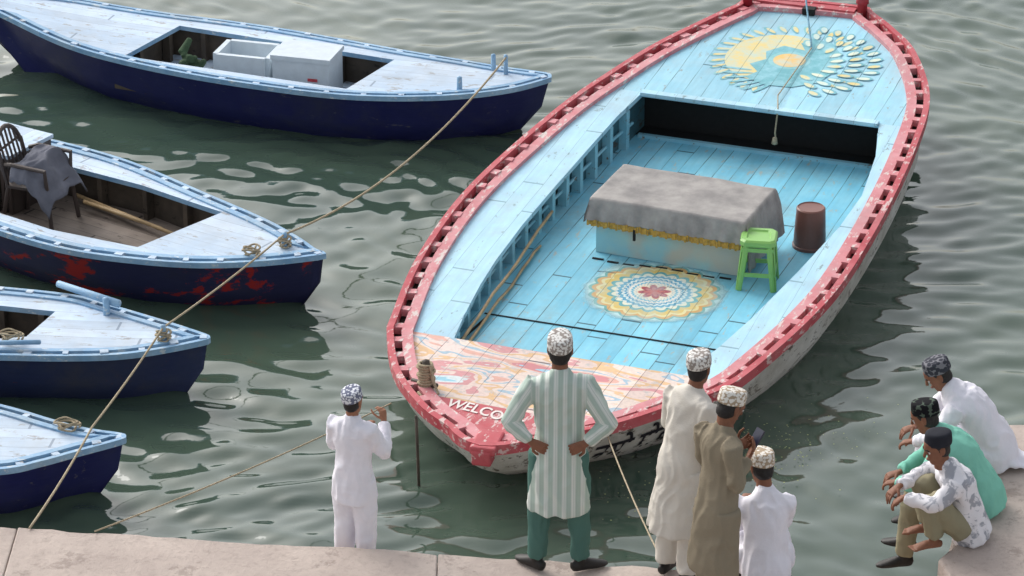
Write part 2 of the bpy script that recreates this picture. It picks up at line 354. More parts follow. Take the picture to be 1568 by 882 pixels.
for i in range(34):
    a=2*math.pi*i/34+.05
    if 0.02<abs(((a-(-1.2))+math.pi)%(2*math.pi)-math.pi)<.5: continue
    rr=.56; shape(leaf(cx+rr*math.cos(a),cy+rr*1.12*math.sin(a),a+.35,.2,.04),pT if i%2 else pG,0,mbd=D); shape(leaf(cx+(rr+.02)*math.cos(a),cy+(rr+.02)*1.12*math.sin(a),a+.35,.15,.026),pY,1,mbd=D)
shape(disc(cx-.1,cy,.5,.56),pY,2,mbd=D)
shape([(cx-.28,cy-.5),(cx-.05,cy-.62),(cx+.2,cy-.6),(cx+.42,cy-.42),(cx+.5,cy-.1),(cx+.46,cy+.25),(cx+.3,cy+.5),(cx+.1,cy+.55),(cx+.02,cy+.4),(cx+.1,cy+.25),(cx-.12,cy+.3),(cx-.25,cy+.12),(cx-.2,cy-.05),(cx-.32,cy-.2),(cx-.2,cy-.35)],pT,3,mbd=D)
shape(disc(cx+.02,cy-.02,.2,.2),pG,4,mbd=D); shape(disc(cx+.02,cy-.02,.155,.155),pO,5,mbd=D)
for rr,k in((.34,9),(.52,12),(.7,14)):
    for i in range(k):
        a=-1.1+2.5*i/(k-1); shape(leaf(cx+.05+rr*math.cos(a),cy+rr*math.sin(a),a+.5,.17,.05),pT if rr>.4 else pG,6,mbd=D); shape(leaf(cx+.05+(rr+.015)*math.cos(a),cy+(rr+.015)*math.sin(a),a+.5,.13,.034),pC if i%3 else pY,7,mbd=D)
for i in range(7):
    a=-2.6+.18*i; shape(leaf(cx+.3*math.cos(a),cy-.1+.45*math.sin(a),a-.5,.3,.022),pT,4,mbd=D)
for (mn_,l),b_ in D.items(): mesh_obj('peacock_painting_%s_%d'%(mn_,l),b_,bpy.data.materials[mn_],R0)
m_redpost=paint('paint_red_post',lin(150,40,52),lin(170,70,76),wear=lin(190,160,155),wth=.62,grain=(9,9,9))
for (px,py) in((-.56,8.95),(.56,9.1)):
    z=dzm(py); mesh_obj('stern_post',MB().add(tube([(px,py,z-.1),(px,py,z+.12),(px,py,z+.13),(px,py,z+.2)],[.05,.05,.065,.06],12)),m_redpost,R0,True)
mesh_obj('stern_board',box((0,9.08,dzm(9)+.03),(1.0,.12,.07)),m_rail,R0); mesh_obj('scupper_hole',box((.06,8.98,dzm(9)+.035),(.12,.1,.062)),m_black,R0)
bx,by=-.77,.86; z=dzm(by)
mesh_obj('bollard',MB().add(tube([(bx,by,z-.02),(bx,by,z+.24)],[.035,.03],10)).add(tube([(bx-.12,by,z+.05),(bx+.1,by-.02,z+.05)],[.02,.02],8,(0,0,1))),m_dark,R0,True)
co=[(bx+(.055+.012*math.sin(t*.7))*math.cos(t),by+.055*math.sin(t),z+.02+.0036*t) for t in np.arange(0,56,.45)]
co+= [(bx+.08,by-.05,z+.1),(bx+.14,by-.1,z+.03),(bx+.05,by-.2,z+.015),(bx-.02,by-.12,z+.02)]
mesh_obj('bollard_rope',tube(co,[.013]*len(co),7,(0,0,1)),m_rope,R0,True)
mb=MB()
for t in np.linspace(-.42,.72,9): mb.add(box((t,3.96+.02*math.sin(t*9),.306),(.1,.022,.008)))
mb.add(box((.1,2.62,.306),(2.1,.014,.006))).add(box((-.93,2.3,.308),(.02,.5,.008),Rz(-.1)))
mesh_obj('floor_slots',mb,m_black,R0)
mb=MB()
for (a,c,r_) in(((-1.02,4.5,.44),(-.90,1.95,.37),.013),((-.96,4.0,.33),(-.86,2.0,.33),.012)):
    k=12; pts=[V(a).lerp(V(c),i/k)+V((random.uniform(-.006,.006),0,.01*math.sin(i))) for i in range(k+1)]; mb.add(tube(pts,[r_*(1+.12*(i%2)) for i in range(k+1)],8))
mesh_obj('bamboo_poles',mb,m_bamboo,R0,True)
# left boats
def lm(h,fl=m_wfloor): return dict(hull=h,rail=m_lrail,rail2=m_lrail,blocks=m_ldeck,deck=m_ldeck,fore=m_ldeck,stern=m_ldeck,coam=m_lrail,wall=m_dark,floor=fl,rib=m_dark)
A=[(-5.16,29.75),(-4.4,29.05),(-3.71,28.6),(-3.05,28.25),(-2.4,27.98),(-1.76,27.77),(-1.14,27.68),(-.52,27.69),(-.02,27.81),(.34,28.03),(.37,28.1),(.34,28.2),(-.15,28.46),(-.54,28.68),(-1.18,29.0),(-2.52,29.65),(-3.88,30.13),(-4.57,30.33),(-5.24,30.33),(-5.55,30.2),(-5.5,29.98)]
def zl(h,L,a=.05,c=.12): return lambda s:h+a*max(0,1-s/(L*.3))**2+c*max(0,(s-L*.65)/(L*.35))**2
bA=Boat('moored_boat',(.37,28.1),(-.955,.296,0),A,zl(.53,6))
build(bA,[bA.loc(p) for p in[(-3.80,28.80),(-3.34,29.66),(-1.15,28.7),(-1.58,27.92)]],.18,dict(deck=.12,ins=.22,rake=(.1,.4),r1=.035,r2=.07,rh=.05,bs=.33,bw=.06,ribs=.35,m=lm(m_navy,m_ldeck)))
B=[(-5.1,25.25),(-4.41,24.67),(-3.80,24.29),(-3.22,24.09),(-2.66,23.97),(-2.11,23.97),(-1.62,24.06),(-1.58,24.12),(-1.66,24.2),(-1.84,24.5),(-2.18,24.95),(-2.81,25.60),(-3.46,26.23),(-4.1,26.67),(-4.75,26.99),(-5.5,27.3),(-6.3,27.6),(-6.75,27.5),(-6.4,27.0),(-5.8,26.1)]
bB=Boat('moored_boat',(-1.58,24.12),(-.83,.56,0),B,zl(.48,6))
build(bB,[bB.loc(p) for p in[(-4.9,26.25),(-4.11,26.2),(-3.3,25.7),(-2.53,25.09),(-3.19,24.35),(-3.97,24.72),(-4.5,25.1),(-5.0,25.6)]],.13,dict(deck=.14,ins=.2,rake=(.06,.4),r1=.035,r2=.08,rh=.05,bs=.3,bw=.06,ribs=.35,m=lm(m_navy2)))
C=[(-5,22.32),(-4.06,22.29),(-3.54,22.27),(-3.02,22.29),(-2.46,22.46),(-2.42,22.53),(-2.47,22.6),(-2.82,22.89),(-3.34,23.26),(-3.64,23.43),(-4.25,23.58),(-5,23.72),(-6,23.6),(-6.8,23.25),(-6.75,23.0),(-6,22.55)]
bC=Boat('moored_boat',(-2.42,22.53),(-.985,.12,0),C,zl(.46,4.4))
build(bC,[bC.loc(p) for p in[(-3.73,23.12),(-3.9,22.65),(-4.3,22.58),(-5.6,22.75),(-5.6,23.3),(-4.4,23.28)]],.13,dict(deck=.13,ins=.17,rake=(.05,.4),r1=.035,r2=.08,rh=.05,bs=.3,bw=.06,ribs=.3,m=lm(m_navy3)))
Dd=[(-4.5,20.33),(-3.77,20.38),(-3.50,20.48),(-3.23,20.62),(-2.92,20.77),(-2.89,20.82),(-2.94,20.88),(-3.23,21.01),(-3.49,21.17),(-3.93,21.44),(-4.7,21.75),(-5.6,21.8),(-6.3,21.5),(-6.25,21.2),(-5.4,20.6)]
bD=Boat('moored_boat',(-2.89,20.82),(-.985,.12,0),Dd,zl(.46,3.8))
build(bD,[bD.loc(p) for p in[(-3.9,21.1),(-4.0,20.75),(-4.6,20.65),(-5.4,20.95),(-5.3,21.4),(-4.6,21.35)]],.13,dict(deck=.13,ins=.17,rake=(.08,.4),r1=.035,r2=.08,rh=.05,bs=.3,bw=.06,ribs=.3,m=lm(m_navy)))
# ------------------------------------------------------------------ water
def water():
    xs=np.arange(-8.5,8.5,.04); ys=np.arange(17.5,37,.04); X,Y=np.meshgrid(xs,ys); Z=np.zeros_like(X)
    wx=.25*np.sin(X*.9+Y*.5)+.2*np.sin(Y*1.3-X*.4+1); wy=.25*np.sin(X*.7-Y*.8+2)
    XX=X+wx; YY=Y+wy; K=80
    for i in range(K):
        lam=.18*(1.1/.18)**(rng.random()**1.1); a=rng.normal(math.radians(80),math.radians(30)); k=2*math.pi/lam
        sl=.135*math.sqrt(2/K)*(1.25 if .22<lam<.55 else .75); Z+=sl/k*np.sin(k*(XX*math.cos(a)+YY*math.sin(a))+rng.random()*6.28)
    env=.85+.3*np.sin(X*.6+.7*Y*.4)*np.sin(Y*.5+1)
    fade=np.clip(np.minimum.reduce([X-xs[0],xs[-1]-X,Y-ys[0],ys[-1]-Y]),0,1); Z*=env*fade
    ny,nx=X.shape; co=np.stack([X,Y,Z],-1).reshape(-1,3)
    i=np.arange(ny*nx).reshape(ny,nx); q=np.stack([i[:-1,:-1],i[:-1,1:],i[1:,1:],i[1:,:-1]],-1).reshape(-1,4)
    x0,x1,y0,y1=xs[0],xs[-1],ys[0],ys[-1]; E=700
    ex=np.array([(x0,y0,0),(x1,y0,0),(x1,y1,0),(x0,y1,0),(-E,-E,0),(E,-E,0),(E,E,0),(-E,E,0)]); b=len(co)
    co=np.r_[co,ex]; q=np.r_[q,np.array([(b+4,b+5,b+1,b),(b+5,b+6,b+2,b+1),(b+6,b+7,b+3,b+2),(b+7,b+4,b,b+3)])]
    me=bpy.data.meshes.new('water'); me.vertices.add(len(co)); me.vertices.foreach_set('co',co.ravel()); me.loops.add(q.size); me.loops.foreach_set('vertex_index',q.ravel().astype(np.int32))
    me.polygons.add(len(q)); me.polygons.foreach_set('loop_start',np.arange(0,q.size,4,dtype=np.int32)); me.polygons.foreach_set('loop_total',np.full(len(q),4,dtype=np.int32)); me.update(calc_edges=True)
    me.polygons.foreach_set('use_smooth',[True]*len(q))
    n=N('river_water'); c=n.mix(n.step(n.noise(.35,3),.35,.65),lin(74,90,76),lin(60,78,68)); m=n.done(c,.05,n.noise(7,3,.5,stretch=(.6,1,1)),.08,.02,.5)
    n.b.inputs['IOR'].default_value=1.66; n.b.inputs['Specular IOR Level'].default_value=.5
    me.materials.append(m); link(bpy.data.objects.new('river_water',me))
water()
mb=MB()
for i in range(420):
    a=random.gauss(0,1); x=1.75+.42*a+random.gauss(0,.12); y=21.3+.25*a+random.gauss(0,.28); r_=random.uniform(.003,.009)
    mb.add(([(x+r_*math.cos(t),y+r_*math.sin(t),.036) for t in(0,1.26,2.5,3.8,5.0)],[(0,1,2,3,4)]))
mesh_obj('floating_duckweed',mb,plain('pale_duckweed',lin(140,150,104),.8),None)
# ------------------------------------------------------------------ stone ghat
n=N('sandstone'); c=n.mix(n.step(n.noise(1.2,8,.65),.35,.65),lin(200,186,176),lin(176,162,154)); c=n.mix(n.ma('MULTIPLY',n.step(n.noise(14,8,.75),.5,.7),.5),c,lin(146,132,124)); c=n.mix(n.step(n.noise(3.3,6,.7),.64,.7),c,lin(208,198,190)); c=n.mix(n.ma('MULTIPLY',n.step(n.noise(2.1,9,.8),.56,.6),.45),c,lin(132,118,110))
m_stone=n.done(c,.85,n.noise(9,10,.75),.7,.03,.2)
def prism(poly,z0,z1):
    k=len(poly); v=[(p[0],p[1],z0) for p in poly]+[(p[0],p[1],z1) for p in poly]; return v,[tuple(range(k))[::-1],tuple(range(k,2*k))]+[(i,(i+1)%k,k+(i+1)%k,k+i) for i in range(k)]
def stone(name,polys,bev=.02):
    mb=MB()
    for p,z0,z1 in polys: mb.add(prism(p,z0,z1))
    o=mesh_obj(name,mb,m_stone); bake(o,[('BEVEL',dict(width=bev,segments=2))]); return o
def edge(x): return np.interp(x,[-8,-3.5,-2.15,-.81,.07,.94,1.8,2.9],[19.15,18.73,18.56,18.42,18.31,18.18,18.03,17.88])
xs=[-8,-5.6,-3.38,-.5,2.1,2.9]; pol=[]
for a,b in zip(xs[:-1],xs[1:]):
    m=[a+.002+(b-a-.004)*i/24 for i in range(25)]
    top=[(x,edge(x)+.03*noise.noise(V((x*3,a,0)))+.022*noise.noise(V((x*11,a,0)))) for x in m]
    pol.append(([(a+.002,16.96),(b-.002,16.96)]+top[::-1],-.5,.9+random.uniform(-.004,.004)))
    pol.append(([(a+.002,14),(b-.002,14),(b-.002,16.95),(a+.002,16.95)],-.5,.9))
stone('stone_ledge',pol,.012)
stone('stone_step',[([(-8,14.5)]+[(2.8,14.5)]+[(x,edge(x)+.40*k) for x in np.linspace(2.8,-8,12)],-.6,z) for k,z in((1,.60),(2,.33),(3,.05))],.015)
stone('stone_platform',[([(2.86,18.3),(3.16,18.72),(3.36,19.3),(3.5,20.0),(3.6,20.26),(5.1,20.3),(5.1,18.0),(2.93,17.9)],-.6,.9),([(2.93,17.89),(5.1,17.99),(5.1,14),(2.93,14)],-.6,.902),([(5.11,20.3),(9,20.4),(9,14),(5.11,14)],-.6,.897)],.02)
stone('stone_step',[([(2.60,18.3),(2.95,18.8),(3.12,19.4),(3.24,20.1),(3.3,20.5),(4,20.5),(4,17.4),(2.6,17.4)],-.6,.42)],.02)
# ------------------------------------------------------------------ furniture on boat
grp=empty
def b2w(p): 
    q=Rz(mb_.yaw)@V((p[0],p[1],0)); return (q.x-.238,q.y+20.6,p[2])
tb=grp('covered_table',b2w((.19,4.44,.304)),mb_.yaw-.05)
n=N('faded_teal_board'); c=n.mix(n.step(n.noise(4,6),.4,.6),lin(150,198,206),lin(166,202,200)); c=n.mix(n.ma('MULTIPLY',n.step(n.noise(2.5,3),.45,.6),.5),c,lin(205,175,150)); m_board=n.done(c,.6)
mesh_obj('box_body',box((0,0,.245),(1.32,.72,.49)),m_board,tb)
n=N('grey_canvas'); c=n.mix(n.step(n.noise(5,7,.6),.35,.65),lin(170,166,162),lin(140,137,135)); m_canvas=n.done(c,.9,n.noise(60,4),.3,.004,.1)
def clothgrid():
    hx,hy,zt=.70,.395,.52; nu,nv=90,60; v=[];f=[]
    for i in range(nu+1):
        for j in range(nv+1):
            U=-.92+1.94*i/nu; W=-.59+1.18*j/nv
            x=max(-hx,min(hx,U)); y=max(-hy,min(hy,W)); ox=abs(U)-hx; oy=abs(W)-hy
            dx=max(0,ox); dy=max(0,oy); drop=max(dx,dy)
            if dx>0 and U>0: drop=dx*1.35
            z=zt-drop+.010*noise.noise(V((U*3,W*3,0)))
            fl=.03*drop/.25
            wav=.022*min(1,drop/.15)*math.sin((W if dx>dy else U)*26+2*noise.noise(V((U*2,W*2,3))))
            if dx>0: x+=math.copysign(fl+abs(wav)*.8+.004,U)
            if dy>0: y+=math.copysign(fl+abs(wav)*.8+.004,W)
            v.append((x,y,z))
    for i in range(nu):
        for j in range(nv): a=i*(nv+1)+j; f.append((a,a+1,a+nv+2,a+nv+1))
    return v,f
mesh_obj('canvas_cover',clothgrid(),m_canvas,tb,True)
m_fr=plain('gold_fringe',lin(184,148,70),.7,.35,40)
mb=MB()
for i in range(75):
    x=-.71+1.40*i/74; mb.add(box((x,-.432+.008*math.sin(i*1.3),.298+.006*math.sin(i*2.1)),(.019,.006,.055),Rz(.3*math.sin(i))))
mesh_obj('fringe',mb,m_fr,tb); mesh_obj('latch',box((-.28,-.44,.25),(.02,.02,.1)),m_black,tb)
st=grp('plastic_stool',b2w((1.0,3.97,.302)),mb_.yaw+.2); m_green=plain('green_plastic',lin(136,188,100),.35,.06,8,.5)
mb=MB()
def rsq(h,z,k=20):
    return [(h*max(-1,min(1,1.25*math.cos(2*math.pi*i/k))),h*max(-1,min(1,1.25*math.sin(2*math.pi*i/k))),z) for i in range(k)]
rg=[rsq(.135,.385),rsq(.15,.40),rsq(.15,.435),rsq(.135,.45),rsq(.10,.45),rsq(.09,.438)]; v=[p for r_ in rg for p in r_]; f=[(i*20+j,i*20+(j+1)%20,(i+1)*20+(j+1)%20,(i+1)*20+j) for i in range(5) for j in range(20)]+[tuple(range(100,120))]
mb.add((v,f))
for sx in(-1,1):
    for sy in(-1,1):
        for (ax,ay) in((1,.45),(.45,1)):
            a=[V((sx*.128*(1 if ax==1 else .72),sy*.128*(1 if ay==1 else .72),.42)),V((sx*.165*(1 if ax==1 else .86),sy*.165*(1 if ay==1 else .86),.0))]
            mb.add(tube(a,[(.024,.009),(.021,.009)],8,(0,1,0) if ax==1 else (1,0,0),0))
for sx in(-1,1):
    for z_,w_ in((.14,.15),(.36,.132)):
        mb.add(box((sx*w_*1.0,0,z_),(.012,w_*2,.035))); mb.add(box((0,sx*w_,z_),(w_*2,.012,.035)))
mesh_obj('stool_body',mb,m_green,st)
bk=grp('upturned_bucket',b2w((1.21,4.86,.302)),0); m_br=plain('brown_plastic',lin(122,80,70),.4,.12,6,.5)
k=36; prof=[(.15,0),(.15,.025),(.142,.03),(.125,.36),(.115,.37),(.11,.362),(0.0,.36)]
v=[(r_*math.cos(2*math.pi*j/k),r_*math.sin(2*math.pi*j/k),z_) for r_,z_ in prof for j in range(k)]; f=[(i*k+j,i*k+(j+1)%k,(i+1)*k+(j+1)%k,(i+1)*k+j) for i in range(len(prof)-1) for j in range(k)]
mesh_obj('bucket_body',(v,f),m_br,bk,False)
m_foam=plain('white_foam',lin(205,215,222),.8,.06,12)
fb=grp('cool_box',(-2.6,28.98,.185),-.27); mb=MB()
for s_ in((-.27,0,.05,.4),(.27,0,.05,.4),(0,-.2,.5,.05),(0,.2,.5,.05)): mb.add(box((s_[0],s_[1],.17),(s_[2],s_[3],.34)))
mb.add(box((0,0,.03),(.5,.38,.05))); mesh_obj('box_shell',mb,m_foam,fb)
fb=grp('cool_box',(-2.0,28.72,.185),-.27); mesh_obj('box_shell',box((0,0,.19),(.58,.42,.38)),m_foam,fb); mesh_obj('box_lid',box((0,0,.405),(.61,.45,.045)),m_foam,fb)
m_redm=plain('red_mark',lin(190,70,80),.6); mesh_obj('label',MB().add(box((.12,-.212,.2),(.1,.004,.03),)).add(box((.14,-.212,.12),(.14,.004,.014))),m_redm,fb)
mb=MB()
for i in range(14): 
    a=random.random()*6.28; r_=random.random()*.12; p=V((-3.15+r_*math.cos(a),29.05+r_*math.sin(a),.26+random.random()*.2)); mb.add(tube([p,p+V((random.uniform(-.1,.1),random.uniform(-.1,.1),random.uniform(0,.12)))],[.05,.03],8))
o=mesh_obj('canvas_bundle',mb,plain('dark_green_cloth',lin(62,82,60),.9,.3,9)); bake(o,[('REMESH',dict(mode='VOXEL',voxel_size=.012))])
ch=grp('plastic_armchair',(-4.2,25.62,.135),math.radians(-110)); m_chair=plain('brown_chair_plastic',lin(72,62,58),.45,.1,8,.5)
mb=MB()
for sx in(-1,1):
    mb.add(tube([(sx*.25,.24,0),(sx*.22,.2,.4),(sx*.25,.2,.62),(sx*.25,-.12,.64),(sx*.22,-.2,.62)],[.02,.02,.02,.022,.02],8,(1,0,0))); mb.add(tube([(sx*.24,-.27,0),(sx*.2,-.2,.4),(sx*.2,-.27,.72)],[.02]*3,8))
mb.add(box((0,0,.41),(.44,.44,.025)))
arc=[(.2*math.cos(t),-.27-.05*math.sin(t),.68+.2*math.sin(t)) for t in np.linspace(0,math.pi,12)]; mb.add(tube(arc,[(.022,.022)]*12,8,(0,1,0)))
for i in range(5):
    x=-.13+.065*i; mb.add(tube([(x,-.2,.43),(x,-.27,.70),(x,-.31,.68+.19*math.cos(x*4))],[(.018,.006)]*3,8))
for z_ in(.56,.72): mb.add(tube([(-.2,-.25-.3*(z_-.5)*.5,z_),(.2,-.25-.3*(z_-.5)*.5,z_)],[(.015,.006)]*2,8,(0,0,1)))
mesh_obj('chair_frame',mb,m_chair,ch)
m_jk=plain('grey_jacket_cloth',lin(104,106,116),.9,.2,7)
v=[];f=[];nu,nv=24,30
for i in range(nu+1):
    for j in range(nv+1):
        u=-.34+.68*i/nu; t=j/nv
        y=-.1+.42*t; z=.66-.02*t if t<.45 else .65-.55*(t-.45); z-=max(0,abs(u)-.24)*1.4; y+=.03*math.sin(u*17); 
        v.append((u,y*.9+.02*noise.noise(V((u*6,t*5,1))),z+.03*noise.noise(V((u*8,t*8,0)))))
for i in range(nu):
    for j in range(nv): a=i*(nv+1)+j; f.append((a,a+1,a+nv+2,a+nv+1))
jk=mesh_obj('draped_jacket',(v,f),m_jk,ch,True); bake(jk,[('SOLIDIFY',dict(thickness=.015))])
cr_=grp('slatted_crate',(-4.74,26.30,.135),-.55)
mesh_obj('crate_top',box((0,0,.56),(1.0,.62,.035)),m_ldeck,cr_)
mb=MB()
for i in range(13): mb.add(box((-.46+.0767*i,-.28,.27),(.035,.025,.54)))
for z_ in(.06,.5): mb.add(box((0,-.262,z_),(.96,.02,.05)))
mb.add(box((.47,0,.27),(.03,.54,.54))).add(box((0,.28,.27),(.96,.03,.54)))
mesh_obj('crate_slats',mb,m_chair,cr_)
# ropes / poles
def rope(name,pts,r=.009,sag=0,mat=m_rope,parent=None):
    out=[]
    for a,b in zip(pts[:-1],pts[1:]):
        a=V(a);b=V(b); k=18
        for i in range(k):
            t=i/k; p=a.lerp(b,t); p.z-=sag*(b-a).length*4*t*(1-t); out.append(p)
    out.append(V(pts[-1])); return mesh_obj(name,tube(out,[r]*len(out),7,(.3,.2,1)),mat,parent,True)
rope('mooring_rope',[(-.06,28.22,.72),(-1.93,24.28,.62)],.010,.055)
rope('mooring_rope',[(-1.93,24.28,.62),(-2.78,22.5,.60),(-3.15,20.86,.56),(-3.29,18.69,.92)],.009,.012)
rope('mooring_rope',[(-.93,21.45,.46),(-2.84,18.64,.92)],.006,.01)
rope('mooring_rope',[(.72,20.95,.44),(1.0,18.75,.7),(1.03,18.1,.915)],.006,.015)
mesh_obj('mooring_pole',tube([(-.70,20.98,-.4),(-.72,20.93,.62)],[.012,.012],8),m_dark,None,True)
o=empty('hanging_rope',(0,0,0)); 
sb=b2w((.38,6.73,0)); rope('strand',[(sb[0],sb[1]-.02,.76),(sb[0]-.02,sb[1]-.05,.55),(sb[0]-.01,sb[1]-.04,.46)],.008,0,m_rope,o)
mesh_obj('knot',tube([(sb[0]-.02,sb[1]-.05,.5),(sb[0]-.02,sb[1]-.05,.44)],[.02,.03],8),m_rope,o,True)
sa=b2w((-.0,9.0,0)); rope('stern_line',[(sa[0]-.02,sa[1]+.1,1.3),(sa[0]+.0,sa[1]-.9,.85)],.009,.01,m_ropeb,o); rope('deck_line',[(sa[0],sa[1]-.9,.85),(sb[0]+.02,sb[1]+.25,.80),(sb[0],sb[1]-.02,.77)],.006,.0,m_rope,o)
for nm,ps,r_ in(('wooden_cleat',[(-.50,27.86,.5),(-.50,27.86,.66)],.028),('wooden_cleat',[(-.18,28.36,.5),(-.18,28.36,.70)],.025),('wooden_cleat',[(-.06,28.24,.5),(-.06,28.24,.74)],.022),('wooden_cleat',[(-1.93,24.28,.44),(-1.93,24.28,.63)],.025),('wooden_cleat',[(-2.78,22.5,.44),(-2.78,22.5,.62)],.025),('wooden_cleat',[(-3.3,23.05,.44),(-3.3,23.05,.6)],.03)):
    mesh_obj(nm,tube(ps,[r_,r_*.9],10),m_lrail,None,True)
def coil(c,R,name,mat=m_rope,turns=4,r=.009):
    pts=[(c[0]+(R+.3*R*math.sin(1.7*t))*math.cos(t),c[1]+(R*.8+.2*R*math.sin(2.6*t))*math.sin(t),c[2]+.004*t+.008*math.sin(2.3*t)) for t in np.arange(0,6.28*turns,.3)]
    mesh_obj(name,tube(pts,[r]*len(pts),6,(0,0,1)),mat,None,True)
coil((-1.93,24.28,.5),.045,'rope_coil'); coil((-2.2,24.12,.49),.06,'rope_coil'); coil((-2.78,22.5,.48),.05,'rope_coil'); coil((-3.35,21.0,.475),.08,'rope_coil',m_rope,3); coil((-4.0,22.55,.47),.08,'rope_coil',m_rope,3)
mb=MB()
for a,c in(((-3.95,26.1,.2),(-2.95,25.2,.2)),((-4.6,22.9,.3),(-3.7,22.75,.34)),((-3.85,25.9,.22),(-3.1,25.35,.2))): mb.add(tube([a,c],[.02,.016],8))
mesh_obj('bamboo_oars',mb,m_bamboo,None,True)
mesh_obj('wooden_oar',MB().add(tube([(-3.75,23.5,.52),(-3.2,23.05,.55)],[.03,.035],8)).add(tube([(-4.35,22.42,.5),(-3.75,22.4,.52)],[.02,.02],8)),m_lrail,None,True)
# ------------------------------------------------------------------ people
m_skin=plain('skin_brown',lin(128,86,66),.6,.1,30,.3); m_skin2=plain('skin_tan',lin(150,104,80),.6,.1,30,.3)
m_hair=plain('black_hair',(.012,.010,.010,1),.6,.4,60,.4); m_eye=plain('eye_white',lin(215,205,200),.3); m_iris=plain('eye_dark',(.01,.008,.008,1),.2); m_lip=plain('lip',lin(120,68,62),.5)
m_shoe=plain('black_leather',(.02,.018,.017,1),.5)
def cloth(name,c,var=.08,wrinkle=.3):
    n=N(name); x=n.noise(6,6,.6); f=n.noise(90,3)
    return n.done(n.mix(n.step(x,.3,.7),tuple(a*(1-var) for a in c[:3])+(1,),c),.9,n.ma('ADD',f,n.ma('MULTIPLY',x,3)),wrinkle,.008,.1)
m_wk=cloth('white_cotton',lin(232,230,238)); m_cream=cloth('cream_cotton',lin(216,210,200)); m_khaki=cloth('khaki_cotton',lin(140,130,112)); m_teal=cloth('teal_trouser_cloth',lin(80,114,106)); m_mint=cloth('mint_cotton',lin(132,198,178)); m_kt=cloth('khaki_trouser_cloth',lin(146,140,116))
n=N('striped_cotton'); at=n.new('ShaderNodeAttribute'); at.attribute_name='stripe'; s_=at.outputs['Fac']
w1=n.ma('ABSOLUTE',n.ma('SINE',n.ma('MULTIPLY',s_,math.pi/.06))); w2=n.ma('FRACT',n.ma('DIVIDE',s_,.02))
c=n.mix(n.step(w1,.35,.9),lin(212,216,210),lin(172,188,178)); c=n.mix(n.ma('MULTIPLY',n.ma('LESS_THAN',w2,.2),.5),c,lin(152,170,162)); x=n.noise(6,6); m_stripe=n.done(c,.9,x,.5,.012,.1)
n=N('patterned_cotton'); x=n.noise(9,5,.6,dist=1); c=n.mix(n.step(x,.52,.58),lin(224,222,226),lin(160,162,170)); m_pat=n.done(c,.9,x,.2,.004,.1)
def capmat(name,a,b,sc=42,th=.42):
    n=N(name); vo=n.new('ShaderNodeTexVoronoi'); vo.inputs['Scale'].default_value=sc; n.ln(n.obj,vo.inputs['Vector']); o=n.xyz()
    band=n.ma('ABSOLUTE',n.ma('SINE',n.ma('MULTIPLY',o[2],150))); x=n.step(n.ma('ADD',vo.outputs[0],n.ma('MULTIPLY',band,.12)),th,th+.05); return n.done(n.mix(x,a,b),.8,vo.outputs[0],.3,.004,.1)
m_cap1=capmat('cap_white_grey',lin(222,220,216),lin(150,142,136),52,.58); m_cap2=capmat('cap_white_gold',lin(224,220,212),lin(170,152,130),48,.6); m_cap3=capmat('cap_blue_white',lin(216,218,224),lin(110,114,134),50,.54); m_capd=capmat('cap_dark_grey',lin(60,62,70),lin(120,120,126),36,.64); m_capk=capmat('cap_black',lin(24,24,28),lin(80,92,82),30,.74); m_capn=plain('cap_plain_black',lin(36,38,46),.9)
DEF=dict(torso=[(0,0,.48,.215,.165),(0,0,.62,.21,.16),(0,0,.78,.20,.152),(0,-.005,.93,.182,.138),(0,.0,1.07,.165,.12),(0,0,1.2,.172,.122),(0,-.005,1.32,.188,.124),(0,-.01,1.40,.195,.108),(0,-.012,1.445,.15,.085),(0,-.008,1.475,.085,.07),(0,0,1.51,.062,.062)],
 neck=(0,.0,1.5),head=(0,.02,1.63),hrot=(0,0,0),shL=(-.165,-.01,1.41),shR=(.165,-.01,1.41),elL=(-.25,-.03,1.13),elR=(.25,-.03,1.13),wrL=(-.27,.05,.88),wrR=(.27,.05,.88),
 hL=((0,.1,-1),(1,0,0),.5),hR=((0,.1,-1),(-1,0,0),.5),hipL=(-.09,0,.9),hipR=(.09,0,.9),knL=(-.10,.02,.5),knR=(.10,.02,.5),anL=(-.11,-.02,.09),anR=(.11,-.02,.09),ftL=(-.3,1),ftR=(.3,1))
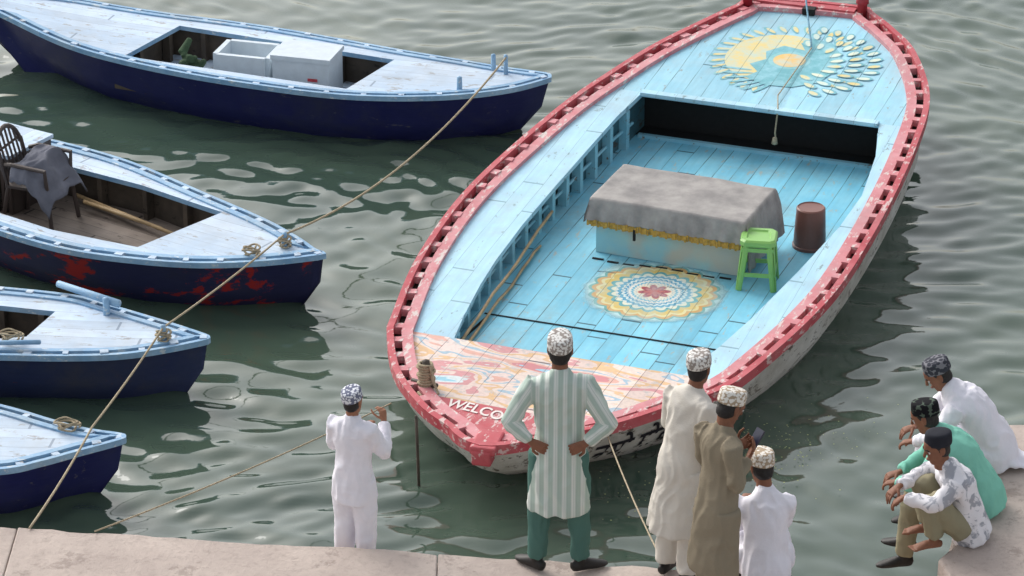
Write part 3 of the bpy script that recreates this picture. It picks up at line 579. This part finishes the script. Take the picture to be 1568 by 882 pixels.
def person(name,loc,yaw,h,J,cap,kur,tro,skin=m_skin,shoe=m_shoe,seed=0,stripe=False,bag=1.0,extra=None,lap=False,fat=1.0,sleeve=1.0):
    k=h/1.75; J={**DEF,**J}; root=empty(name,loc,yaw); S=lambda p:V(p)*k
    def fin(mb,nm,mat,vox,sm,amp=0,sx=12,sz=2.2):
        mb.v=[tuple(V(p)*k) for p in mb.v]
        o=mesh_obj(nm,mb,mat,root); bake(o,[('REMESH',dict(mode='VOXEL',voxel_size=vox)),('SMOOTH',dict(factor=.5,iterations=sm))])
        me=o.data; me.materials.clear(); me.materials.append(mat)
        if amp:
            ds=[]
            for v in me.vertices:
                p=v.co/k; q=V((p.x*sx+seed*7.3,p.y*sx,p.z*sz)); q=q+V((noise.noise(p*4+V((seed,0,0))),0,0))*1.4
                r=1-abs(noise.noise(q))*2.4; r2=1-abs(noise.noise(V((p.x*7+p.z*3,p.y*7+seed,p.z*8-p.x*4))))*2.4
                ds.append(v.co+v.normal*(amp*(r-.35)+amp*.55*(r2-.35))*k)
            for v,d in zip(me.vertices,ds): v.co=d
        me.polygons.foreach_set('use_smooth',[True]*len(me.polygons)); me.update(); return o
    T=cr(J['torso'],4); mb=MB(); mb.add(tube(T[:,:3],[(a*fat,b*fat) for a,b in T[:,3:5]],22,(1,0,0),.2))
    for s in 'LR':
        sh,el,wr=V(J['sh'+s]),V(J['el'+s]),V(J['wr'+s]); sc=sleeve
        mb.add(tube([sh.lerp(V((0,sh.y,sh.z)),.25),sh,sh.lerp(el,.5),el.lerp(sh,.12),el,el.lerp(wr,.15),el.lerp(wr,.6),el.lerp(wr,.93)],[.07,.077*sc,.066*sc,.06*sc,.058*sc,.056*sc,.05*sc,.044*sc],14,(.1,.2,.97) if abs((el-sh).z)<.1 else (1,0,.1),.2))
    if lap:
        for s in 'LR': hp,kn=V(J['hip'+s]),V(J['kn'+s]); mb.add(tube([hp,hp.lerp(kn,.5),hp.lerp(kn,.95)],[.12,.115,.1],14,(1,0,0),.3))
    if extra:
        for e in extra: mb.add(tube(e[0],e[1],14,(1,0,0),.3))
    ku=fin(mb,'kurta',kur,.0105,4,.0105)
    if stripe:
        me=ku.data; at=me.attributes.new('stripe','FLOAT','POINT'); vals=[]
        segs=[]
        for s in 'LR':
            sh,el,wr=S(J['sh'+s]),S(J['el'+s]),S(J['wr'+s]); segs+=[(sh,el),(el,wr)]
        for v in me.vertices:
            p=v.co; best=None
            for a,b in segs:
                ab=b-a; t=max(0,min(1,(p-a).dot(ab)/ab.length_squared)); q=a+ab*t; d=(p-q).length
                if best is None or d<best[0]: best=(d,a,ab.normalized(),q)
            if abs(p.x)>.178*k and best[0]<.085*k:
                sd=best[2].cross(V((0,1,0))).normalized(); vals.append((p-best[1]).dot(sd)+.5)
            else: vals.append(p.x+.5)
        at.data.foreach_set('value',vals)
    mb=MB()
    for s in 'LR':
        hp,kn,an=V(J['hip'+s]),V(J['kn'+s]),V(J['an'+s]); mb.add(tube([hp+V((0,0,.02)),hp.lerp(kn,.4),kn.lerp(hp,.1),kn.lerp(an,.1),kn.lerp(an,.6),kn.lerp(an,.97)],[.10,.095*bag,.08*bag,.076*bag,.07*bag,.062*bag],14,(1,0,0),.15))
    fin(mb,'trousers',tro,.0115,4,.009)
    Rh=Matrix.Rotation(J['hrot'][0],3,'Z')@Matrix.Rotation(-J['hrot'][1],3,'X')@Matrix.Rotation(J['hrot'][2],3,'Y'); Hc=V(J['head']); hd=lambda p:Hc+Rh@V(p)
    def ht(pts,rad,seg=16,hint=(1,0,0),cap=.5): v,f=tube(pts,rad,seg,hint,cap); return [hd(p) for p in v],f
    mb=MB(); rows=cr([(0,.058,-.112,.022,.02),(0,.048,-.098,.04,.036),(0,.028,-.075,.053,.062),(0,.01,-.04,.062,.08),(0,.0,.0,.069,.09),(0,-.005,.045,.072,.096),(0,-.008,.08,.063,.083),(0,-.008,.105,.04,.055),(0,-.008,.117,.012,.02)],3)
    mb.add(ht(rows[:,:3],[tuple(x) for x in rows[:,3:5]],22))
    mb.add(ht([(0,.086,.022),(0,.098,.0),(0,.108,-.022),(0,.1,-.032)],[(.008,.008),(.01,.01),(.015,.012),(.012,.008)],10))
    mb.add(ht([(-.045,.072,.03),(0,.088,.032),(.045,.072,.03)],[.009,.011,.009],8,(0,0,1)))
    mb.add(ht([(-.022,.076,-.06),(0,.086,-.058),(.022,.076,-.06)],[.007,.010,.007],8,(0,0,1)))
    for sx in(-1,1): mb.add(ht([(sx*.072,-.002,-.03),(sx*.078,-.01,-.005),(sx*.078,-.012,.02),(sx*.073,-.005,.032)],[(.008,.01),(.009,.017),(.009,.019),(.007,.01)],10,(1,0,0)))
    nb=V(J['neck'])-V((0,0,.03)); mb.add(tube([nb,nb.lerp(hd((0,-.02,-.06)),.5),hd((0,-.018,-.06)),hd((0,-.01,-.02))],[.062,.054,.052,.05],14))
    fin(mb,'head',skin,.0055,3)
    mb=MB()
    for sx in(-1,1): mb.add(ht([(sx*.030-.009,.078,.008),(sx*.030+.009,.078,.008)],[(.008,.006)]*2,8,(0,0,1),.9))
    mb.v=[tuple(V(p)*k) for p in mb.v]; mesh_obj('eyes',mb,m_eye,root,True)
    mb=MB()
    for sx in(-1,1):
        mb.add(ht([(sx*.030,.080,.008),(sx*.030,.088,.008)],[.0055,.004],8)); mb.add(ht([(sx*.045,.079,.028),(sx*.03,.089,.034),(sx*.014,.094,.03)],[.004,.005,.004],6,(0,0,1)))
    mb.v=[tuple(V(p)*k) for p in mb.v]; mesh_obj('brows_and_irises',mb,m_iris,root,True)
    mb=MB(); mb.add(ht([(-.02,.084,-.06),(0,.094,-.058),(.02,.084,-.06)],[.004,.005,.004],6,(0,0,1))); mb.v=[tuple(V(p)*k) for p in mb.v]; mesh_obj('lips',mb,m_lip,root,True)
    rows=cr([(0,-.045,-.075,.045,.04),(0,-.038,-.05,.062,.058),(0,-.026,-.02,.074,.073),(0,-.018,.03,.078,.086),(0,-.012,.07,.075,.094),(0,-.01,.1,.055,.075),(0,-.01,.12,.02,.03)],3)
    mb=MB(); mb.add(ht(rows[:,:3],[tuple(x) for x in rows[:,3:5]],20)); fin(mb,'hair',m_hair,.007,1,.002,60,40)
    if cap:
        mb=MB(); pr=[(.035,.083,.101),(.05,.085,.103),(.08,.084,.101),(.11,.081,.098),(.122,.077,.093),(.128,.06,.075),(.130,.03,.04),(.13,.005,.006)]
        v,f=tube([(0,-.012-.1*(z-.035),z) for z,_,_ in pr],[(a,b) for _,a,b in pr],28,(1,0,0),.1); tl=Matrix.Rotation(.14,3,'X'); v=[hd(tl@p) for p in v]; mb.add((v,f)); mb.v=[tuple(V(p)*k) for p in mb.v]; mesh_obj('cap',mb,cap,root,True)
    for s in 'LR':
        el,wr=V(J['el'+s]),V(J['wr'+s]); d,nn,cu=J['h'+s]; d=V(d).normalized(); nn=V(nn); nn=(nn-d*nn.dot(d)).normalized(); ac=nn.cross(d); th=-ac if s=='R' else ac
        mb=MB(); mb.add(tube([wr.lerp(el,.2),wr,wr+d*.03,wr+d*.07,wr+d*.095],[(.027,.022),(.026,.019),(.034,.017),(.041,.016),(.038,.012)],14,tuple(ac),.3))
        for i,(of,ln) in enumerate(((.031,.072),(.0105,.08),(-.0105,.075),(-.031,.06))):
            p=wr+d*(.085-.004*abs(i-1))+th*of; pts=[p]; a=.25*cu; dd=d+th*of*1.5
            for q,sg in enumerate((.45,.32,.23)):
                a+=cu*(.55+.15*i) if q else cu*.5; p=p+(dd*math.cos(a)+nn*math.sin(a)).normalized()*ln*sg; pts.append(p)
            mb.add(tube(pts,[.0095,.009,.008,.0068],8,tuple(ac),.8))
        p=wr+d*.03+th*.028; mb.add(tube([p,p+(d*.5+th*.75+nn*.3)*.04,p+(d*.8+th*.75+nn*.6)*.062,p+(d*1.1+th*.6+nn*.8)*.078],[.013,.011,.0095,.008],8,tuple(ac),.8))
        fin(mb,'hand_'+s.lower(),skin,.004,2)
    for s in 'LR':
        an=V(J['an'+s]); f2=V((J['ft'+s][0],J['ft'+s][1],0)).normalized(); rt=V((f2.y,-f2.x,0))
        mb=MB()
        if shoe is m_shoe: mb.add(tube([an-f2*.06+V((0,0,-.045)),an-f2*.03+V((0,0,-.04)),an+f2*.05+V((0,0,-.045)),an+f2*.12+V((0,0,-.06)),an+f2*.17+V((0,0,-.068)),an+f2*.2+V((0,0,-.072))],[(.03,.035),(.038,.045),(.042,.042),(.046,.03),(.04,.02),(.02,.012)],14,tuple(rt))); mb.add(tube([an+V((0,0,.02)),an+V((0,0,-.04))],[.042,.04],12))
        else:
            mb.add(tube([an+V((0,0,.12)),an+V((0,0,.02)),an+V((0,0,-.04))],[.045,.038,.036],12)); mb.add(tube([an-f2*.055+V((0,0,-.06)),an-f2*.02+V((0,0,-.05)),an+f2*.06+V((0,0,-.055)),an+f2*.13+V((0,0,-.072))],[(.025,.025),(.032,.035),(.038,.03),(.044,.016)],12,tuple(rt)))
            for i in range(5): q=an+f2*.13+rt*(-.034+.017*i)*(1 if s=='L' else -1)*-1+V((0,0,-.077)); mb.add(tube([q,q+f2*(.05-.006*i)],[.0095 if i else .013,.008],8,tuple(rt),.8))
        fin(mb,'foot_'+s.lower(),shoe if shoe is m_shoe else skin,.006,2)
    return root
rad=math.radians
stand=[list(r) for r in DEF['torso']]
person('man_in_striped_kurta',(.31,18.15,.902),rad(-4),1.74,dict(elL=(-.325,-.07,1.15),elR=(.325,-.07,1.15),wrL=(-.18,-.12,1.03),wrR=(.18,-.12,1.03),shL=(-.16,-.01,1.41),shR=(.16,-.01,1.41),
  hL=((.8,-.1,-.45),(0,.9,0),.45),hR=((-.8,-.1,-.45),(0,.9,0),.45),hipL=(-.1,0,.88),hipR=(.1,0,.88),knL=(-.13,.0,.5),knR=(.13,0,.5),anL=(-.145,0,.09),anR=(.145,0,.09),ftL=(-.75,.7),ftR=(.85,.45),hrot=(.0,.05,0)),m_cap1,m_stripe,m_teal,stripe=True,seed=1,sleeve=1.0,fat=.97)
tb_=[r[:] for r in stand[2:]]; tb_[0][2]=.70
person('boy_in_white_kurta',(-1.07,18.68,.602),rad(-28),1.38,dict(torso=tb_,elL=(-.23,.06,1.15),elR=(.25,.10,1.16),wrL=(-.04,.26,1.22),wrR=(.14,.29,1.35),hL=((.25,.2,.9),(.9,.3,0),.8),hR=((-.25,.2,.9),(-.9,.3,0),.8),hrot=(-.1,.05,0)),m_cap3,m_wk,m_wk,skin=m_skin2,seed=2,bag=1.25,sleeve=1.1)
m_ph=plain('dark_phone',lin(28,34,60),.3,.1,5,.5)
t3=[(0,-.03,.42,.22,.2),(0,-.02,.6,.205,.18),(0,0,.78,.19,.16),(0,.0,.93,.175,.145),(0,.03,1.07,.158,.125),(0,.05,1.2,.165,.124),(0,.075,1.32,.18,.122),(0,.09,1.40,.185,.108),(0,.1,1.445,.15,.085),(0,.11,1.475,.085,.07),(0,.12,1.5,.062,.062)]
person('man_in_cream_kurta',(1.10,18.05,.902),rad(-48),1.62,dict(torso=t3,neck=(0,.12,1.5),head=(0,.165,1.62),hrot=(.25,.15,0),shL=(-.165,.08,1.4),shR=(.165,.08,1.4),elL=(-.22,.1,1.13),elR=(.22,.04,1.12),wrL=(-.2,.25,.95),wrR=(.24,.12,.86)),m_cap1,m_cream,m_cream,seed=3,bag=1.2)
t4=[(0,-.02,.44,.21,.17),(0,-.02,.6,.205,.165),(0,-.01,.78,.195,.155),(0,.0,.93,.18,.14),(0,.01,1.07,.162,.122),(0,.02,1.2,.17,.122),(0,.02,1.32,.186,.122),(0,.02,1.40,.19,.108),(0,.025,1.445,.15,.085),(0,.03,1.475,.085,.07),(0,.04,1.5,.062,.062)]
person('man_in_khaki_kurta',(1.305,17.48,.902),rad(-58),1.67,dict(torso=t4,neck=(0,.04,1.5),head=(0,.085,1.615),hrot=(.0,.5,0),elL=(-.2,.03,1.14),elR=(.2,.0,1.14),wrL=(-.06,.18,1.26),wrR=(.08,.18,1.24),hL=((.35,.6,.4),(.5,.1,.6),.7),hR=((-.35,.6,.4),(-.5,.1,.6),.7)),m_cap2,m_khaki,m_khaki,seed=4,bag=1.1,fat=.92,sleeve=.92)
pw=Rz(rad(-58))@V((.01,.29,1.32)); ph=empty('mobile_phone',(1.305+pw.x*.955,17.48+pw.y*.955,.902+pw.z*.955),rad(-58)); o=mesh_obj('phone_body',box((0,0,0),(.075,.012,.15),Matrix.Rotation(-.6,3,'X')),m_ph,ph)
def seated(l1,l2):
    return [(0,-.06,.02,.19,.15),(0,-.03,.10,.195,.16),(0,0,.2,.18,.145),(0,l1*.45,.32,.17,.135),(0,l1*.9,.44,.182,.135),(0,l2*.9,.52,.19,.115),(0,l2,.565,.15,.09),(0,l2+.03,.6,.085,.07),(0,l2+.06,.63,.062,.06)]
person('boy_sitting_in_white',(1.68,18.07,.902),rad(5),1.70,dict(torso=seated(.06,.1),neck=(0,.14,.62),head=(-.02,.19,.745),hrot=(.35,.3,0),shL=(-.14,.09,.52),shR=(.14,.09,.52),elL=(-.16,.22,.30),elR=(.16,.22,.3),wrL=(-.08,.4,.36),wrR=(.08,.4,.36),hL=((.3,.9,.1),(0,0,-1),.5),hR=((-.3,.9,.1),(0,0,-1),.5),
  hipL=(-.09,.02,.11),hipR=(.09,.02,.11),knL=(-.12,.44,.12),knR=(.12,.44,.12),anL=(-.12,.46,-.2),anR=(.12,.46,-.2)),m_cap2,m_wk,m_wk,seed=5,lap=True,fat=.86)
person('youth_in_patterned_shirt',(3.07,18.58,.902),rad(96),1.66,dict(torso=seated(.08,.14),neck=(0,.19,.62),head=(0,.24,.745),hrot=(.25,.28,0),shL=(-.165,.13,.52),shR=(.165,.13,.52),elL=(-.22,.29,.40),elR=(.22,.29,.42),wrL=(-.07,.47,.40),wrR=(.06,.48,.42),hL=((.3,.7,-.6),(0,-.3,-1),.5),hR=((-.3,.8,-.5),(0,-.3,-1),.5),
  hipL=(-.09,.03,.1),hipR=(.09,.03,.1),knL=(-.15,.31,.44),knR=(.14,.31,.46),anL=(-.12,.25,.09),anR=(.1,.25,.09),ftL=(-.1,1),ftR=(.1,1)),m_capn,m_pat,m_kt,shoe=None,seed=6,skin=m_skin,fat=.93)
person('man_in_mint_shirt',(3.22,18.98,.902),rad(78),1.68,dict(torso=seated(.18,.30),neck=(0,.35,.62),head=(0,.42,.70),hrot=(-.1,.4,0),shL=(-.165,.28,.5),shR=(.165,.28,.5),elL=(-.24,.42,.27),elR=(.24,.42,.27),wrL=(-.08,.58,.2),wrR=(.08,.58,.2),hL=((.3,.9,-.3),(0,0,-1),.6),hR=((-.3,.9,-.3),(0,0,-1),.6),
  hipL=(-.09,.03,.1),hipR=(.09,.03,.1),knL=(-.13,.47,.09),knR=(.13,.47,.09),anL=(-.13,.5,-.37),anR=(.13,.5,-.37)),m_capk,m_mint,m_kt,seed=7,lap=False)
person('man_in_white_kurta',(3.40,19.66,.902),rad(82),1.70,dict(torso=seated(.18,.3),neck=(0,.35,.62),head=(0,.42,.69),hrot=(.15,.6,0),shL=(-.17,.28,.5),shR=(.17,.28,.5),elL=(-.26,.42,.30),elR=(.26,.42,.3),wrL=(-.12,.56,.2),wrR=(.12,.56,.2),hL=((.3,.9,-.3),(0,0,-1),.6),hR=((-.3,.9,-.3),(0,0,-1),.6),
  hipL=(-.09,.03,.1),hipR=(.09,.03,.1),knL=(-.14,.47,.1),knR=(.14,.47,.1),anL=(-.14,.5,-.36),anR=(.14,.5,-.36)),m_capd,m_wk,m_wk,seed=8,lap=True,fat=1.03,extra=[([(0,0,.12),(0,-.15,.07),(0,-.26,.03)],[(.18,.1),(.17,.05),(.12,.02)])])
# ------------------------------------------------------------------ light, sky, camera
w=bpy.data.worlds.new('World'); scene.world=w; w.use_nodes=True; nt=w.node_tree; bg=nt.nodes['Background']
sk=nt.nodes.new('ShaderNodeTexSky'); sk.sky_type='NISHITA'; sk.sun_disc=False; SE,SR=rad(38),rad(-40)
sk.sun_elevation=SE; sk.sun_rotation=SR; sk.dust_density=4; sk.air_density=1.2; sk.ozone_density=1
hs=nt.nodes.new('ShaderNodeHueSaturation'); hs.inputs['Saturation'].default_value=.3; hs.inputs['Value'].default_value=1.45; nt.links.new(sk.outputs[0],hs.inputs['Color'])
nt.links.new(hs.outputs[0],bg.inputs[0]); bg.inputs[1].default_value=.15
sun=bpy.data.lights.new('sun','SUN'); sun.energy=.9; sun.angle=rad(35); sun.color=(1,.97,.94); so=link(bpy.data.objects.new('sun',sun))
sd=V((math.sin(SR)*math.cos(SE),math.cos(SR)*math.cos(SE),math.sin(SE))); so.rotation_euler=sd.to_track_quat('Z','Y').to_euler()
cam=bpy.data.cameras.new('camera'); cam.sensor_width=36; cam.lens=4800/1568*36; cam.clip_end=2000; cam.clip_start=.5; co=link(bpy.data.objects.new('camera',cam)); co.location=(0,0,11.44); co.rotation_euler=(rad(65),0,0); scene.camera=co
scene.view_settings.view_transform='Standard'; scene.view_settings.look='None'; scene.view_settings.exposure=0
